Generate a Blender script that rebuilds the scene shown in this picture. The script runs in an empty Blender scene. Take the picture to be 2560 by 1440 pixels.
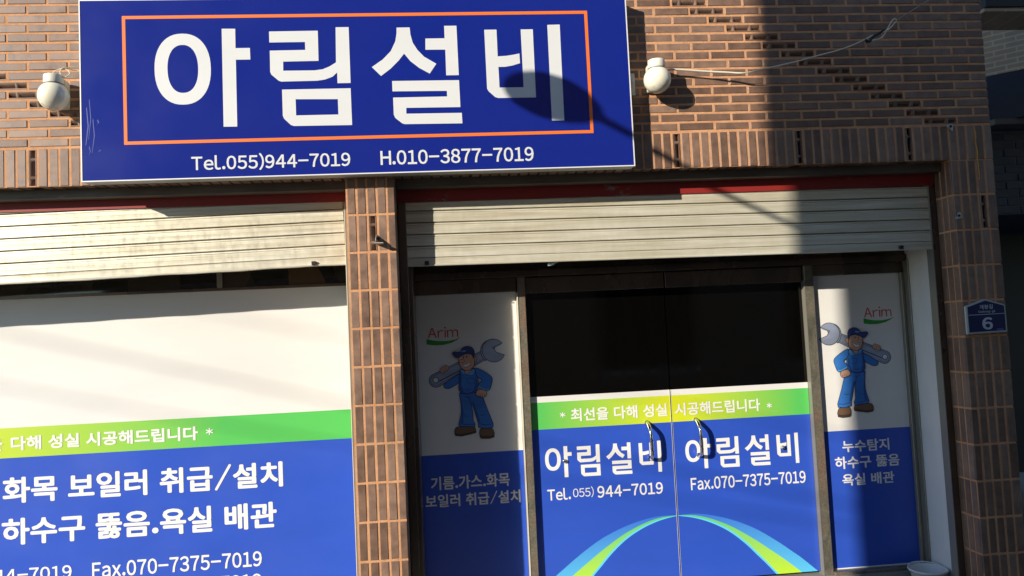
import bpy, bmesh, math, random
from mathutils import Vector, Matrix
from mathutils.geometry import tessellate_polygon
random.seed(7)
R = math.radians
scene = bpy.context.scene
C = scene.collection

# ------------------------------------------------------------------ camera
cam_d = bpy.data.cameras.new('camera')
cam = bpy.data.objects.new('camera', cam_d); C.objects.link(cam)
scene.camera = cam
cam_d.sensor_width = 36.0
cam_d.lens = 1950 / 2560 * 36.0
cam_d.clip_start = 0.05; cam_d.clip_end = 600
Rt = Vector((0.99532802, -0.08412957, -0.04737452))
Up = Vector((0.04221333, -0.06210252, 0.99717667))
Fw = Vector((0.08683412, 0.99451772, 0.05826099))
m3 = Matrix((Rt, Up, -Fw)).transposed()
cam.matrix_world = Matrix.Translation((0, -4.138, 1.557)) @ m3.to_4x4()

# ------------------------------------------------------------------ light
SUN = Vector((-1.22, -1.0, 0.54)).normalized()      # towards the sun
elev = math.asin(SUN.z)
w = bpy.data.worlds.new('World'); scene.world = w; w.use_nodes = True
nt = w.node_tree; nt.nodes.clear()
sky = nt.nodes.new('ShaderNodeTexSky'); sky.sky_type = 'NISHITA'; sky.sun_disc = False
sky.sun_elevation = elev; sky.sun_rotation = math.atan2(SUN.x, SUN.y) % (2*math.pi)
sky.dust_density = 0.0; sky.air_density = 1.0; sky.ozone_density = 3.0
bg = nt.nodes.new('ShaderNodeBackground'); bg.inputs['Strength'].default_value = 0.14
wo = nt.nodes.new('ShaderNodeOutputWorld')
nt.links.new(sky.outputs[0], bg.inputs[0]); nt.links.new(bg.outputs[0], wo.inputs[0])
sd = bpy.data.lights.new('sun', 'SUN'); sd.energy = 5.0; sd.angle = R(0.53); sd.color = (1.0, 0.90, 0.755)
so = bpy.data.objects.new('sun', sd); C.objects.link(so)
so.rotation_euler = SUN.to_track_quat('Z', 'Y').to_euler(); so.location = (-12, -10, 8)
vs = scene.view_settings
vs.view_transform = 'Standard'; vs.look = 'None'; vs.gamma = 1; vs.exposure = 0.45; vs.use_curve_mapping = False
scene.render.engine = 'CYCLES'
scene.cycles.max_bounces = 8

# ------------------------------------------------------------------ materials
MATS = {}
def mat(name, col, rough=0.6, metal=0.0, spec=0.5, coat=0.0):
    m = bpy.data.materials.new(name); m.use_nodes = True
    b = m.node_tree.nodes['Principled BSDF']
    b.inputs['Base Color'].default_value = (*col, 1); b.inputs['Roughness'].default_value = rough
    b.inputs['Metallic'].default_value = metal; b.inputs['Specular IOR Level'].default_value = spec
    b.inputs['Coat Weight'].default_value = coat; b.inputs['Coat Roughness'].default_value = 0.05
    MATS[name] = m
    return m
def N(m, t, **kw):
    n = m.node_tree.nodes.new(t)
    for k, v in kw.items():
        if k in ('inp',):
            for a, b in v.items(): n.inputs[a].default_value = b
        else: setattr(n, k, v)
    return n
def L(m, a, b): m.node_tree.links.new(a, b)
def BS(m): return m.node_tree.nodes['Principled BSDF']
def ramp(m, stops, fac):
    r = N(m, 'ShaderNodeValToRGB'); e = r.color_ramp.elements
    while len(e) < len(stops): e.new(0.5)
    for el, (p, c) in zip(e, stops): el.position = p; el.color = (*c, 1)
    L(m, fac, r.inputs[0]); return r
def noise(m, scale, detail=4, vec=None, stretch=None, rough=.6, dist=0.0):
    n = N(m, 'ShaderNodeTexNoise'); n.inputs['Scale'].default_value = scale; n.inputs['Detail'].default_value = detail
    n.inputs['Roughness'].default_value = rough; n.inputs['Distortion'].default_value = dist
    if vec is None: vec = N(m, 'ShaderNodeNewGeometry').outputs['Position']
    if stretch:
        mp = N(m, 'ShaderNodeMapping'); mp.inputs['Scale'].default_value = stretch; L(m, vec, mp.inputs[0]); vec = mp.outputs[0]
    L(m, vec, n.inputs['Vector']); return n
def bump(m, h, strength=.3, dist=.002):
    b = N(m, 'ShaderNodeBump'); b.inputs['Strength'].default_value = strength; b.inputs['Distance'].default_value = dist
    L(m, h, b.inputs['Height']); L(m, b.outputs[0], BS(m).inputs['Normal']); return b
def mixc(m, fac, a, b, mode='MIX'):
    x = N(m, 'ShaderNodeMix'); x.data_type = 'RGBA'; x.blend_type = mode
    if isinstance(fac, float): x.inputs[0].default_value = fac
    else: L(m, fac, x.inputs[0])
    for s, v in ((6, a), (7, b)):
        if isinstance(v, tuple): x.inputs[s].default_value = (*v, 1)
        else: L(m, v, x.inputs[s])
    return x.outputs[2]
def roughn(m, lo, hi, src):
    r = N(m, 'ShaderNodeMapRange'); r.inputs['To Min'].default_value = lo; r.inputs['To Max'].default_value = hi
    r.inputs['From Min'].default_value = .3; r.inputs['From Max'].default_value = .7
    L(m, src, r.inputs[0]); L(m, r.outputs[0], BS(m).inputs['Roughness'])

def brick_mat(name, a, b, c, rough=.5):
    m = mat(name, a, rough, spec=.6)
    oi = N(m, 'ShaderNodeObjectInfo'); g = N(m, 'ShaderNodeNewGeometry')
    ad = N(m, 'ShaderNodeMath', operation='ADD'); L(m, oi.outputs['Random'], ad.inputs[0]); L(m, g.outputs['Random Per Island'], ad.inputs[1])
    fr = N(m, 'ShaderNodeMath', operation='FRACT'); L(m, ad.outputs[0], fr.inputs[0])
    r = ramp(m, [(0, a), (.45, b), (1, c)], fr.outputs[0])
    n1 = noise(m, 14, 5); n2 = noise(m, 160, 3); n3 = noise(m, 30, 4, stretch=(9, 1, .7))
    d = ramp(m, [(.3, (.66, .67, .70)), (.7, (1.28, 1.2, 1.12))], n1.outputs[0])
    col = mixc(m, 1.0, r.outputs[0], d.outputs[0], 'MULTIPLY')
    s = ramp(m, [(.60, (0, 0, 0)), (.78, (.35, .35, .35))], n3.outputs[0])
    col = mixc(m, s.outputs[0], col, (.36, .30, .25))
    L(m, col, BS(m).inputs['Base Color'])
    bump(m, n2.outputs[0], .35, .0015); roughn(m, rough-.1, rough+.15, n1.outputs[0])
    return m
M_brick = brick_mat('brick_clay', (.138, .084, .059), (.182, .112, .080), (.240, .160, .118), .43)
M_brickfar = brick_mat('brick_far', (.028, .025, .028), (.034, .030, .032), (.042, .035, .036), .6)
m = M_mortar = mat('mortar', (.5, .26, .13), .95, spec=.1)
n1 = noise(m, 20, 5); n2 = noise(m, 230, 5, rough=.75); n3 = noise(m, 3.0, 3)
col = mixc(m, 1.0, ramp(m, [(.25, (.53, .275, .145)), (.55, (.64, .345, .185)), (.8, (.68, .405, .24))], n1.outputs[0]).outputs[0],
           ramp(m, [(.2, (.62, .6, .58)), (.6, (1.05, 1.05, 1.05)), (.85, (1.3, 1.3, 1.35))], n2.outputs[0]).outputs[0], 'MULTIPLY')
col = mixc(m, ramp(m, [(.5, (0, 0, 0)), (.8, (.35, .35, .35))], n3.outputs[0]).outputs[0], col, (.34, .20, .13))
L(m, col, BS(m).inputs['Base Color'])
ad = N(m, 'ShaderNodeMath', operation='ADD'); L(m, n1.outputs[0], ad.inputs[0]); L(m, n2.outputs[0], ad.inputs[1])
bump(m, ad.outputs[0], .8, .004)

def shiny_film(name, col, rough=.28, amount=.08):
    m = mat(name, col, rough, spec=.5)
    n = noise(m, 2.2, 3, stretch=(.6, 1, 2.4)); f = noise(m, 3, 2)
    lo = tuple(c*(1-amount) for c in col); hi = tuple(c*(1+amount) for c in col)
    L(m, ramp(m, [(.3, lo), (.7, hi)], n.outputs[0]).outputs[0], BS(m).inputs['Base Color'])
    nn = noise(m, 2.5, 1, stretch=(1, 1, 1.6)); bump(m, nn.outputs[0], .05, .004)
    roughn(m, rough-.02, rough+(.04 if rough < .25 else .10), f.outputs[0]); return m
M_filmwhite = shiny_film('film_white', (.695, .69, .675), .35, .03)
M_filmblue = shiny_film('film_blue', (.027, .083, .49), .30, .05)
M_signblue = shiny_film('sign_blue', (.006, .018, .215), .20, .02)
M_print = shiny_film('print_white', (.76, .755, .74), .4, .03)
M_signprint = shiny_film('sign_print_white', (.63, .65, .66), .4, .02)
M_orange = mat('sign_orange', (.80, .17, .018), .45)
M_red = mat('logo_red', (.55, .045, .035), .4)
M_logogreen = mat('logo_green', (.02, .28, .035), .4)
def band_mat(name, xc, half, c0, c1):
    m = mat(name, c1, .32)
    g = N(m, 'ShaderNodeNewGeometry'); s = N(m, 'ShaderNodeSeparateXYZ'); L(m, g.outputs['Position'], s.inputs[0])
    a = N(m, 'ShaderNodeMath', operation='SUBTRACT'); L(m, s.outputs[0], a.inputs[0]); a.inputs[1].default_value = xc
    b = N(m, 'ShaderNodeMath', operation='ABSOLUTE'); L(m, a.outputs[0], b.inputs[0])
    d = N(m, 'ShaderNodeMath', operation='DIVIDE'); L(m, b.outputs[0], d.inputs[0]); d.inputs[1].default_value = half
    r = ramp(m, [(0, c0), (.5, tuple((p+q)/2 for p, q in zip(c0, c1))), (1, c1)], d.outputs[0])
    L(m, r.outputs[0], BS(m).inputs['Base Color']); return m
YG, GG = (.62, .66, .02), (.095, .50, .105)
M_band = band_mat('film_green_door', 1.34, .80, YG, GG)
M_band_window = band_mat('film_green_window', -3.0, 1.7, YG, GG)
def fade_mat(name, z0, c0, z1, c1):
    m = mat(name, c1, .32)
    g = N(m, 'ShaderNodeNewGeometry'); s = N(m, 'ShaderNodeSeparateXYZ'); L(m, g.outputs['Position'], s.inputs[0])
    r = N(m, 'ShaderNodeMapRange'); r.inputs['From Min'].default_value = z0; r.inputs['From Max'].default_value = z1
    L(m, s.outputs[2], r.inputs[0])
    L(m, ramp(m, [(0, c0), (1, c1)], r.outputs[0]).outputs[0], BS(m).inputs['Base Color']); return m
M_swblue = fade_mat('swoosh_blue', .05, (.10, .50, .82), .42, (.045, .16, .62))
M_swgreen = fade_mat('swoosh_green', .0, (.50, .75, .03), .42, (.10, .52, .20))
M_swcyan = mat('swoosh_cyan', (.12, .58, .85), .32)

m = M_alu = mat('aluminium_slat', (.66, .62, .50), .42, .35)
n1 = noise(m, 6, 5, stretch=(.25, 1, 6)); n2 = noise(m, 40, 4, stretch=(1, 1, .35)); n3 = noise(m, 220, 2, stretch=(.05, 1, 1))
n4 = noise(m, 26, 6, stretch=(1.3, 1, .5), rough=.75)
c0 = ramp(m, [(.3, (.52, .47, .34)), (.5, (.63, .60, .48)), (.7, (.74, .72, .62))], n1.outputs[0])
c1 = mixc(m, ramp(m, [(.58, (0, 0, 0)), (.78, (.14, .14, .14))], n4.outputs[0]).outputs[0], c0.outputs[0], (.44, .44, .40))
L(m, c1, BS(m).inputs['Base Color']); roughn(m, .3, .52, n2.outputs[0]); 
m = M_bronze = mat('bronze_steel', (.10, .075, .055), .30, .35)
n1 = noise(m, 3, 5, stretch=(1, 1, .5)); n2 = noise(m, 60, 4, rough=.7, dist=1.5)
L(m, ramp(m, [(.3, (.060, .044, .034)), (.7, (.135, .092, .064))], n1.outputs[0]).outputs[0], BS(m).inputs['Base Color'])
roughn(m, .22, .34, n1.outputs[0])
m = M_brushed = mat('mottled_steel', (.34, .30, .24), .38, .55)  # mottled base colour stands in for reflections in the steel
n1 = noise(m, 9, 5, stretch=(1, 1, .45), dist=1.0); n2 = noise(m, 90, 5, rough=.8)
n3 = noise(m, 150, 3, stretch=(1, 1, .3))
c = mixc(m, 1.0, ramp(m, [(.3, (.13, .13, .105)), (.5, (.25, .23, .18)), (.7, (.30, .20, .15))], n1.outputs[0]).outputs[0],
         ramp(m, [(.3, (.6, .6, .6)), (.7, (1.35, 1.35, 1.3))], n2.outputs[0]).outputs[0], 'MULTIPLY')
L(m, c, BS(m).inputs['Base Color']); roughn(m, .3, .55, n3.outputs[0]); bump(m, n2.outputs[0], .2, .001)
M_cream = shiny_film('cream_strip', (.62, .58, .46), .45, .08)
M_chrome = mat('polished_steel', (.75, .73, .68), .12, 1.0)
m = M_glass = mat('tinted_glass', (.002, .002, .002), .04, 0, .36)
n1 = noise(m, 5, 5, stretch=(3, 1, .5)); roughn(m, .02, .14, n1.outputs[0])
n2 = noise(m, 60, 6, rough=.8, stretch=(1.6, 1, .6))
L(m, ramp(m, [(.60, (.0018, .0017, .0016)), (.80, (.011, .010, .0095))], n2.outputs[0]).outputs[0], BS(m).inputs['Base Color'])
m = M_transom = mat('transom_glass', (.02, .015, .01), .06, 0, .5)
v = N(m, 'ShaderNodeTexVoronoi'); v.distance = 'CHEBYCHEV'; v.inputs['Scale'].default_value = 5  # blocky browns painted in, standing for reflections and things behind the glass
mp = N(m, 'ShaderNodeMapping'); mp.inputs['Scale'].default_value = (1, 0, .5); L(m, N(m, 'ShaderNodeNewGeometry').outputs['Position'], mp.inputs[0]); L(m, mp.outputs[0], v.inputs['Vector'])
sv = N(m, 'ShaderNodeSeparateColor'); L(m, v.outputs['Color'], sv.inputs[0])
L(m, ramp(m, [(.2, (.006, .006, .006)), (.6, (.030, .021, .013)), (.9, (.075, .045, .022))], sv.outputs[0]).outputs[0], BS(m).inputs['Base Color'])
m = M_redpaint = mat('red_paint', (.42, .035, .025), .55)
n1 = noise(m, 35, 6, rough=.75, stretch=(.5, 1, 2)); n2 = noise(m, 4, 2)
f = N(m, 'ShaderNodeMath', operation='MULTIPLY'); L(m, n1.outputs[0], f.inputs[0]); L(m, n2.outputs[0], f.inputs[1])
L(m, ramp(m, [(.36, (.24, .015, .012)), (.40, (.26, .17, .155))], f.outputs[0]).outputs[0], BS(m).inputs['Base Color'])
m = M_channel = mat('dull_channel', (.20, .18, .15), .5, .3)
n1 = noise(m, 8, 5, stretch=(.4, 1, 2)); L(m, ramp(m, [(.3, (.085, .074, .060)), (.7, (.15, .132, .108))], n1.outputs[0]).outputs[0], BS(m).inputs['Base Color'])
m = M_lamp = mat('cream_glass', (.80, .77, .63), .18, 0, .5, .6)
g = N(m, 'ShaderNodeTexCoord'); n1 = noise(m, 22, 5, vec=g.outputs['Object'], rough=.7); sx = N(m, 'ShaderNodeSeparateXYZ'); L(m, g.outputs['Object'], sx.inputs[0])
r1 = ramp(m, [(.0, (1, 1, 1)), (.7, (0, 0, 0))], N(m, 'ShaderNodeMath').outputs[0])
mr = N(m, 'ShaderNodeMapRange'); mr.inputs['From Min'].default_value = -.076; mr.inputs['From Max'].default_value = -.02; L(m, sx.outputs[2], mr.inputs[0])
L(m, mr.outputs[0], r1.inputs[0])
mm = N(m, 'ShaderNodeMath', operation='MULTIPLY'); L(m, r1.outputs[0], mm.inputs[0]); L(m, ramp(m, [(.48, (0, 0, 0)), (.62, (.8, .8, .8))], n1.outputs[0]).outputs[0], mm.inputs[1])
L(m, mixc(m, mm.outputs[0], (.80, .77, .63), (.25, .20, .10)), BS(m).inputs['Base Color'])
BS(m).inputs['Subsurface Weight'].default_value = 0.15; BS(m).inputs['Subsurface Radius'].default_value = (.02, .018, .012)
M_lampbase = shiny_film('lamp_plastic', (.72, .70, .60), .4, .06)
M_cable = mat('cable_white', (.66, .62, .50), .5)
M_black = mat('black_rubber', (.012, .012, .012), .5)
M_wire = mat('steel_wire', (.3, .3, .3), .4, .6)
m = M_jamb = mat('white_jamb', (.72, .73, .70), .5)
n1 = noise(m, 5, 5, stretch=(1, 1, .4)); L(m, ramp(m, [(.3, (.66, .68, .67)), (.7, (.78, .78, .76))], n1.outputs[0]).outputs[0], BS(m).inputs['Base Color'])
M_frame = mat('frame_grey', (.27, .26, .22), .42, .4)
M_whiteframe = mat('sign_frame', (.80, .80, .80), .35, .1)
M_galv = shiny_film('galvanised', (.48, .50, .47), .5, .15); BS(M_galv).inputs['Metallic'].default_value = .4
M_platefilm = mat('plate_navy', (.006, .012, .075), .35)
M_platerim = mat('plate_rim', (.46, .52, .52), .35, .3)
M_plateprint = mat('plate_print', (.50, .54, .62), .4)
M_platefaint = mat('plate_faint_print', (.05, .09, .28), .4)
m = M_bucket = shiny_film('bucket_plastic', (.66, .68, .68), .45, .08)
M_clear = mat('cloudy_plastic', (.62, .72, .74), .25)
m = M_asphalt = mat('asphalt', (.055, .053, .05), .9)
n1 = noise(m, 1.2, 5); n2 = noise(m, 150, 3); L(m, ramp(m, [(.3, (.042, .041, .040)), (.7, (.075, .072, .068))], n1.outputs[0]).outputs[0], BS(m).inputs['Base Color']); bump(m, n2.outputs[0], .5, .004)
m = M_concrete = mat('concrete', (.30, .28, .25), .85)
n1 = noise(m, 2.5, 6); n2 = noise(m, 90, 4); L(m, ramp(m, [(.3, (.18, .178, .17)), (.7, (.28, .272, .26))], n1.outputs[0]).outputs[0], BS(m).inputs['Base Color']); bump(m, n2.outputs[0], .4, .002)
def course_mat(name, brick, brick2, mortar, sx=.2, sy=.05, rough=.7, axis='X'):
    m = mat(name, brick, rough)
    g = N(m, 'ShaderNodeTexCoord'); mp = N(m, 'ShaderNodeMapping')
    mp.inputs['Rotation'].default_value = (R(-90), 0, 0) if axis == 'X' else (R(-90), 0, R(-90)) if axis == 'Y' else (0, 0, 0)
    L(m, g.outputs['Object'], mp.inputs[0])
    b = N(m, 'ShaderNodeTexBrick'); b.inputs['Scale'].default_value = 1
    b.inputs['Brick Width'].default_value = sx; b.inputs['Row Height'].default_value = sy; b.inputs['Mortar Size'].default_value = .006
    b.inputs['Color1'].default_value = (*brick, 1); b.inputs['Color2'].default_value = (*brick2, 1); b.inputs['Mortar'].default_value = (*mortar, 1)
    L(m, mp.outputs[0], b.inputs['Vector']); n = noise(m, 3, 4)
    L(m, mixc(m, 1.0, b.outputs[0], ramp(m, [(.3, (.8, .8, .8)), (.7, (1.15, 1.15, 1.15))], n.outputs[0]).outputs[0], 'MULTIPLY'), BS(m).inputs['Base Color'])
    bump(m, b.outputs['Fac'], -.4, .004); return m
M_opp = course_mat('opposite_brick', (.33, .27, .215), (.28, .225, .178), (.38, .35, .31))
M_beige = course_mat('beige_brick', (.66, .52, .36), (.58, .46, .32), (.80, .70, .55), .15, .042)
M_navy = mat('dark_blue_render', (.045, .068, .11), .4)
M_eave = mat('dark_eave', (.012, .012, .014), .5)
M_ledge = mat('grey_ledge', (.16, .16, .155), .7)
M_cord = mat('yellow_thread', (.62, .34, .03), .7)

# ------------------------------------------------------------------ mesh helpers
def link(name, me, parent=None, loc=(0, 0, 0), rot=(0, 0, 0), mats=None):
    if mats:
        for x in (mats if isinstance(mats, (list, tuple)) else [mats]): me.materials.append(x)
    o = bpy.data.objects.new(name, me); C.objects.link(o); o.location = loc; o.rotation_euler = rot
    if parent: o.parent = parent
    return o
def fin(bm, name, smooth=False):
    bmesh.ops.recalc_face_normals(bm, faces=bm.faces)
    me = bpy.data.meshes.new(name); bm.to_mesh(me); bm.free()
    if smooth:
        for p in me.polygons: p.use_smooth = True
    return me
def box(bm, x0, x1, y0, y1, z0, z1, bev=0.0):
    vs_ = [bm.verts.new(p) for p in ((x0,y0,z0),(x1,y0,z0),(x1,y1,z0),(x0,y1,z0),(x0,y0,z1),(x1,y0,z1),(x1,y1,z1),(x0,y1,z1))]
    fs = [bm.faces.new([vs_[i] for i in f]) for f in ((0,1,5,4),(1,2,6,5),(2,3,7,6),(3,0,4,7),(4,5,6,7),(3,2,1,0))]
    if bev:
        es = {e for f in fs for e in f.edges}
        bmesh.ops.bevel(bm, geom=list(es), offset=bev, segments=1, affect='EDGES')
def mbox(name, parent, mt, *a, bev=0.0, more=()):
    bm = bmesh.new(); box(bm, *a, bev=bev)
    for b in more: box(bm, *b, bev=bev)
    return link(name, fin(bm, name), parent, mats=mt)
def flat(bm, pts, y, holes=(), mi=0):
    """flat print shape in the wall plane, pts are (x, z)"""
    loops = [[Vector((p[0], y, p[1])) for p in pts]] + [[Vector((p[0], y, p[1])) for p in h] for h in holes]
    tris = tessellate_polygon(loops); allv = [bm.verts.new(v) for l in loops for v in l]
    for t in tris:
        try: f = bm.faces.new([allv[i] for i in t])
        except ValueError: continue
        f.normal_update()
        if f.normal.y > 0: f.normal_flip()
        f.material_index = mi
def flat_me(bm, name):
    me = bpy.data.meshes.new(name); bm.to_mesh(me); bm.free(); return me
def tube(bm, pts, r, n=8, cap=True):
    P = [Vector(p) for p in pts]; rings = []
    ref = Vector((0, 0, 1))
    for i, p in enumerate(P):
        t = (P[min(i+1, len(P)-1)] - P[max(i-1, 0)]).normalized()
        a = t.cross(ref)
        if a.length < .05: a = t.cross(Vector((1, 0, 0)))
        a.normalize(); b = t.cross(a).normalized()
        rr = r[i] if isinstance(r, (list, tuple)) else r
        rings.append([bm.verts.new(p + rr*(math.cos(2*math.pi*k/n)*a + math.sin(2*math.pi*k/n)*b)) for k in range(n)])
    for i in range(len(P)-1):
        for k in range(n): bm.faces.new((rings[i][k], rings[i][(k+1) % n], rings[i+1][(k+1) % n], rings[i+1][k]))
    if cap: bm.faces.new(rings[0][::-1]); bm.faces.new(rings[-1])
def spline(P, n=6):
    P = [Vector(p) for p in P]; out = []
    for i in range(len(P)-1):
        a, b, c, d = P[max(i-1, 0)], P[i], P[i+1], P[min(i+2, len(P)-1)]
        for k in range(n):
            t = k/n; out.append(.5*((2*b) + (c-a)*t + (2*a-5*b+4*c-d)*t*t + (3*b-a-3*c+d)*t**3))
    out.append(P[-1]); return out
def lathe(bm, prof, seg=28, c=(0, 0, 0)):
    rings = []
    for r_, z in prof:
        rings.append([bm.verts.new((c[0]+r_*math.cos(2*math.pi*k/seg), c[1]+r_*math.sin(2*math.pi*k/seg), c[2]+z)) for k in range(seg)])
    for i in range(len(prof)-1):
        for k in range(seg): bm.faces.new((rings[i][k], rings[i][(k+1) % seg], rings[i+1][(k+1) % seg], rings[i+1][k]))
    bm.faces.new(rings[0][::-1]); bm.faces.new(rings[-1])
def empty(name, loc=(0, 0, 0), label=None, cat=None, group=None):
    o = bpy.data.objects.new(name, None); C.objects.link(o); o.location = loc; o.empty_display_size = .2
    tag(o, label, cat, group); return o
def tag(o, label=None, cat=None, group=None, kind=None):
    if label: o['label'] = label
    if cat: o['category'] = cat
    if group: o['group'] = group
    if kind: o['kind'] = kind
    return o
_chars = {}
def char_mesh(ch, bold):
    """outline of one character; Latin letters and digits come from their full width forms"""
    k = (ch, bold)
    if k not in _chars:
        c2 = chr(ord(ch)+0xFEE0) if 33 <= ord(ch) <= 126 else ch
        cu = bpy.data.curves.new('t', 'FONT'); cu.body = c2; cu.size = 1; cu.offset = bold; cu.resolution_u = 3; cu.fill_mode = 'FRONT'
        o = bpy.data.objects.new('t', cu); C.objects.link(o); bpy.context.view_layer.update()
        me = bpy.data.meshes.new_from_object(o.evaluated_get(bpy.context.evaluated_depsgraph_get()))
        bpy.data.objects.remove(o)
        V = [(v.co.x, v.co.y) for v in me.vertices]; F = [tuple(p.vertices) for p in me.polygons]
        bpy.data.meshes.remove(me)
        _chars[k] = (V, F, min(v[0] for v in V), max(v[0] for v in V))
    return _chars[k]
def text(s, x0, x1, zb, h, y, bold, mt, parent, name='lettering'):
    """one line of flat print: ink from x0 to x1, lowest ink at zb, ink height h; heavier weights lay shifted copies"""
    cur = 0.0; VV, FF = [], []
    offs = [(0, 0)] if not bold else [(0, 0), (bold, 0), (-bold, 0), (0, bold*.8), (0, -bold*.8), (bold*.7, bold*.6), (-bold*.7, -bold*.6), (bold*.7, -bold*.6), (-bold*.7, bold*.6)]
    for ch in s:
        if ch == ' ': cur += .30; continue
        V, F, a, b = char_mesh(ch, 0.0)
        lat = 33 <= ord(ch) <= 126
        kx = .55 if ch == '/' else .8 if ch == '-' else 1.0
        if lat: dx = cur - a*kx + .035 + bold; adv = (b-a)*kx + .07 + bold*2
        else: dx = cur; adv = .93
        for q, (ox_, oz_) in enumerate(offs):
            n = len(VV); VV += [(x*kx+dx+ox_, z+oz_, q) for x, z in V]; FF += [tuple(i+n for i in f) for f in F]
        cur += adv
    ax, bx = min(v[0] for v in VV), max(v[0] for v in VV); ay, by = min(v[1] for v in VV), max(v[1] for v in VV)
    me = bpy.data.meshes.new(name)
    me.from_pydata([(x0+(x-ax)/(bx-ax)*(x1-x0), y - q*.00008, zb+(z-ay)/(by-ay)*h) for x, z, q in VV], [], FF)
    return link(name, me, parent, mats=mt)

# ------------------------------------------------------------------ ground
def struct(name, mt, *boxes):
    bm = bmesh.new()
    for b in boxes: box(bm, *b)
    return tag(link(name, fin(bm, name), mats=mt), kind='structure')
struct('ground', M_asphalt, (-120, 120, -120, 120, -.4, -.224))
struct('road', M_asphalt, (-60, 60, -4.55, -1.25, -.22, -.215))
struct('pavement', M_concrete, (-60, 60, -1.25, .46, -.215, -.10))
struct('far_pavement', M_concrete, (-60, 60, -5.0, -4.55, -.22, -.11))

# ------------------------------------------------------------------ shop building
Z0, P = 2.62, .2
shop = empty('shop_building', (0, 0, 0), 'brown brick shop building with orange mortar, glazed shopfront and half-rolled shutters', 'building')
XL, XR, ZT = -4.3, 3.142, 6.2
XP0, XP1, XQ = -.497, -.239, 2.885
YM = .0028
mbox('back_wall', shop, M_channel, XL, XR-.1, .60, .8, 0, ZT)
mbox('roof_slab', shop, M_concrete, XL-.1, XR+.1, -.05, 5, ZT, ZT+.2)

def brick_me(name, l, h, d=.03, bev=.0022):
    bm = bmesh.new(); box(bm, -l/2, l/2, 0, d, -h/2, h/2)
    bm.faces.ensure_lookup_table()
    fr = [f for f in bm.faces if abs(f.calc_center_median().y) < 1e-6][0]
    bmesh.ops.bevel(bm, geom=list(fr.edges), offset=bev, segments=1, affect='EDGES')
    me = fin(bm, name); me.materials.append(M_brick); return me
def perf_me(name, l, h):
    """brick laid with its cored side out: a hollow with two half round ribs"""
    bm = bmesh.new()
    box(bm, -l/2, l/2, .036, .042, -h/2, h/2)
    box(bm, -l/2, l/2, .0005, .036, -h/2, -h/2+.0045)
    box(bm, -l/2, -l/2+.002, .008, .036, -h/2+.0045, h/2)
    box(bm, l/2-.002, l/2, .008, .036, -h/2+.0045, h/2)
    n = 9                                                    # curved hollow
    pr = [(.0010 + .034*(1-i/n)**2.1, -h/2+.0045 + (h-.0045)*i/n) for i in range(n+1)]
    for i in range(n):
        v = [bm.verts.new(q) for q in ((-l/2+.002, pr[i][0], pr[i][1]), (l/2-.002, pr[i][0], pr[i][1]), (l/2-.002, pr[i+1][0], pr[i+1][1]), (-l/2+.002, pr[i+1][0], pr[i+1][1]))]
        bm.faces.new(v)
    for cx in (-l*.27, l*.23):
        k = 9; top, bot = [], []
        for i in range(k):
            a = math.pi*i/(k-1)
            top.append(bm.verts.new((cx - .0175*math.cos(a), .015-.0155*math.sin(a), h/2-.003)))
            bot.append(bm.verts.new((cx - .0115*math.cos(a), .026-.020*math.sin(a), -h/2+.006)))
        for i in range(k-1): bm.faces.new((top[i], top[i+1], bot[i+1], bot[i]))
        bm.faces.new(top[::-1]); bm.faces.new(bot)
    me = fin(bm, name); me.materials.append(M_brick); return me
JT = .0125
cache = {}
def get(l, h, d=.03):
    k = (round(l, 3), round(h, 3), d)
    if k not in cache: cache[k] = brick_me('brick', k[0], k[1], d)
    return cache[k]
pf_h = perf_me('perforated_brick', .19, .037)
items = []   # (mesh, location, rot, perforated, weight)
def add(x0, x1, z0, z1, perf=None, d=.03, y=0.0, rz=0.0, w_=None):
    x, z = (x0+x1)/2, (z0+z1)/2
    j = random.uniform
    loc = Vector((x + j(-.0008, .0008), y + j(-.0012, .0014), z + j(-.0008, .0008)))
    rot = [j(-.006, .006), j(-.005, .005), rz + j(-.006, .006)]
    if perf == 'v': rot = [0, R(-90), 0]
    me = pf_h if perf else get(x1-x0, z1-z0, d)
    area = (x1-x0)*(z1-z0)
    items.append([me, loc, rot, bool(perf), area if w_ is None else w_])
# stretcher courses
def joints(n):
    a = 2.946 if n % 2 == 0 else 3.045
    js = [XR + .0065]; x = a; k = 0
    while x > XL - .05:
        js.append(x); k += 1
        x = a - .203*k if k <= 8 else a - .203*8 - .2006*(k-8)
    return js
ROWS = int((4.3-Z0)/.05)
for n in range(ROWS):
    js = joints(n); zc = Z0 + .025 + n*.05 + .003
    pxs = {round(1.322 + (14-n)*.1015 + .1, 2)}
    pxs.add(round(-2.18 + (5-n)*.1 + .1, 2))
    for a, b in zip(js[1:], js[:-1]):
        if b < XL: continue
        mid = (a+b)/2
        p_ = (b-a) > .15 and any(abs(mid-q) < .05 for q in pxs) and n <= 16
        vis = (-2.55 < mid) and zc < 3.42 and not (-1.80 < mid < .98 and 2.4 < zc)
        add(a+JT/2, b-JT/2, zc-.0190, zc+.0190, 'h' if p_ else None, w_=((b-a)*.037) if vis else 0)
# soldier course over the openings
def seg(a, b, n): return [a + (b-a)*i/n for i in range(n)]
js = seg(XR+.006, 2.674, 9) + seg(2.674, 1.171, 28) + seg(1.171, -2.203, 64) + seg(-2.203, XL, 40) + [XL]
for b, a in zip(js[:-1], js[1:]):
    mid = (a+b)/2
    pv = any(abs(mid-q) < .026 for q in (-2.07, 1.30, 2.02, 2.64))
    vis = -2.5 < mid and not (-1.80 < mid < .98)
    add(a+.006, b-.006, Z0-P+.001, Z0-.006, 'v' if pv else None, d=.028 if pv else .088, w_=(.04*.188) if vis else .0001)
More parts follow.
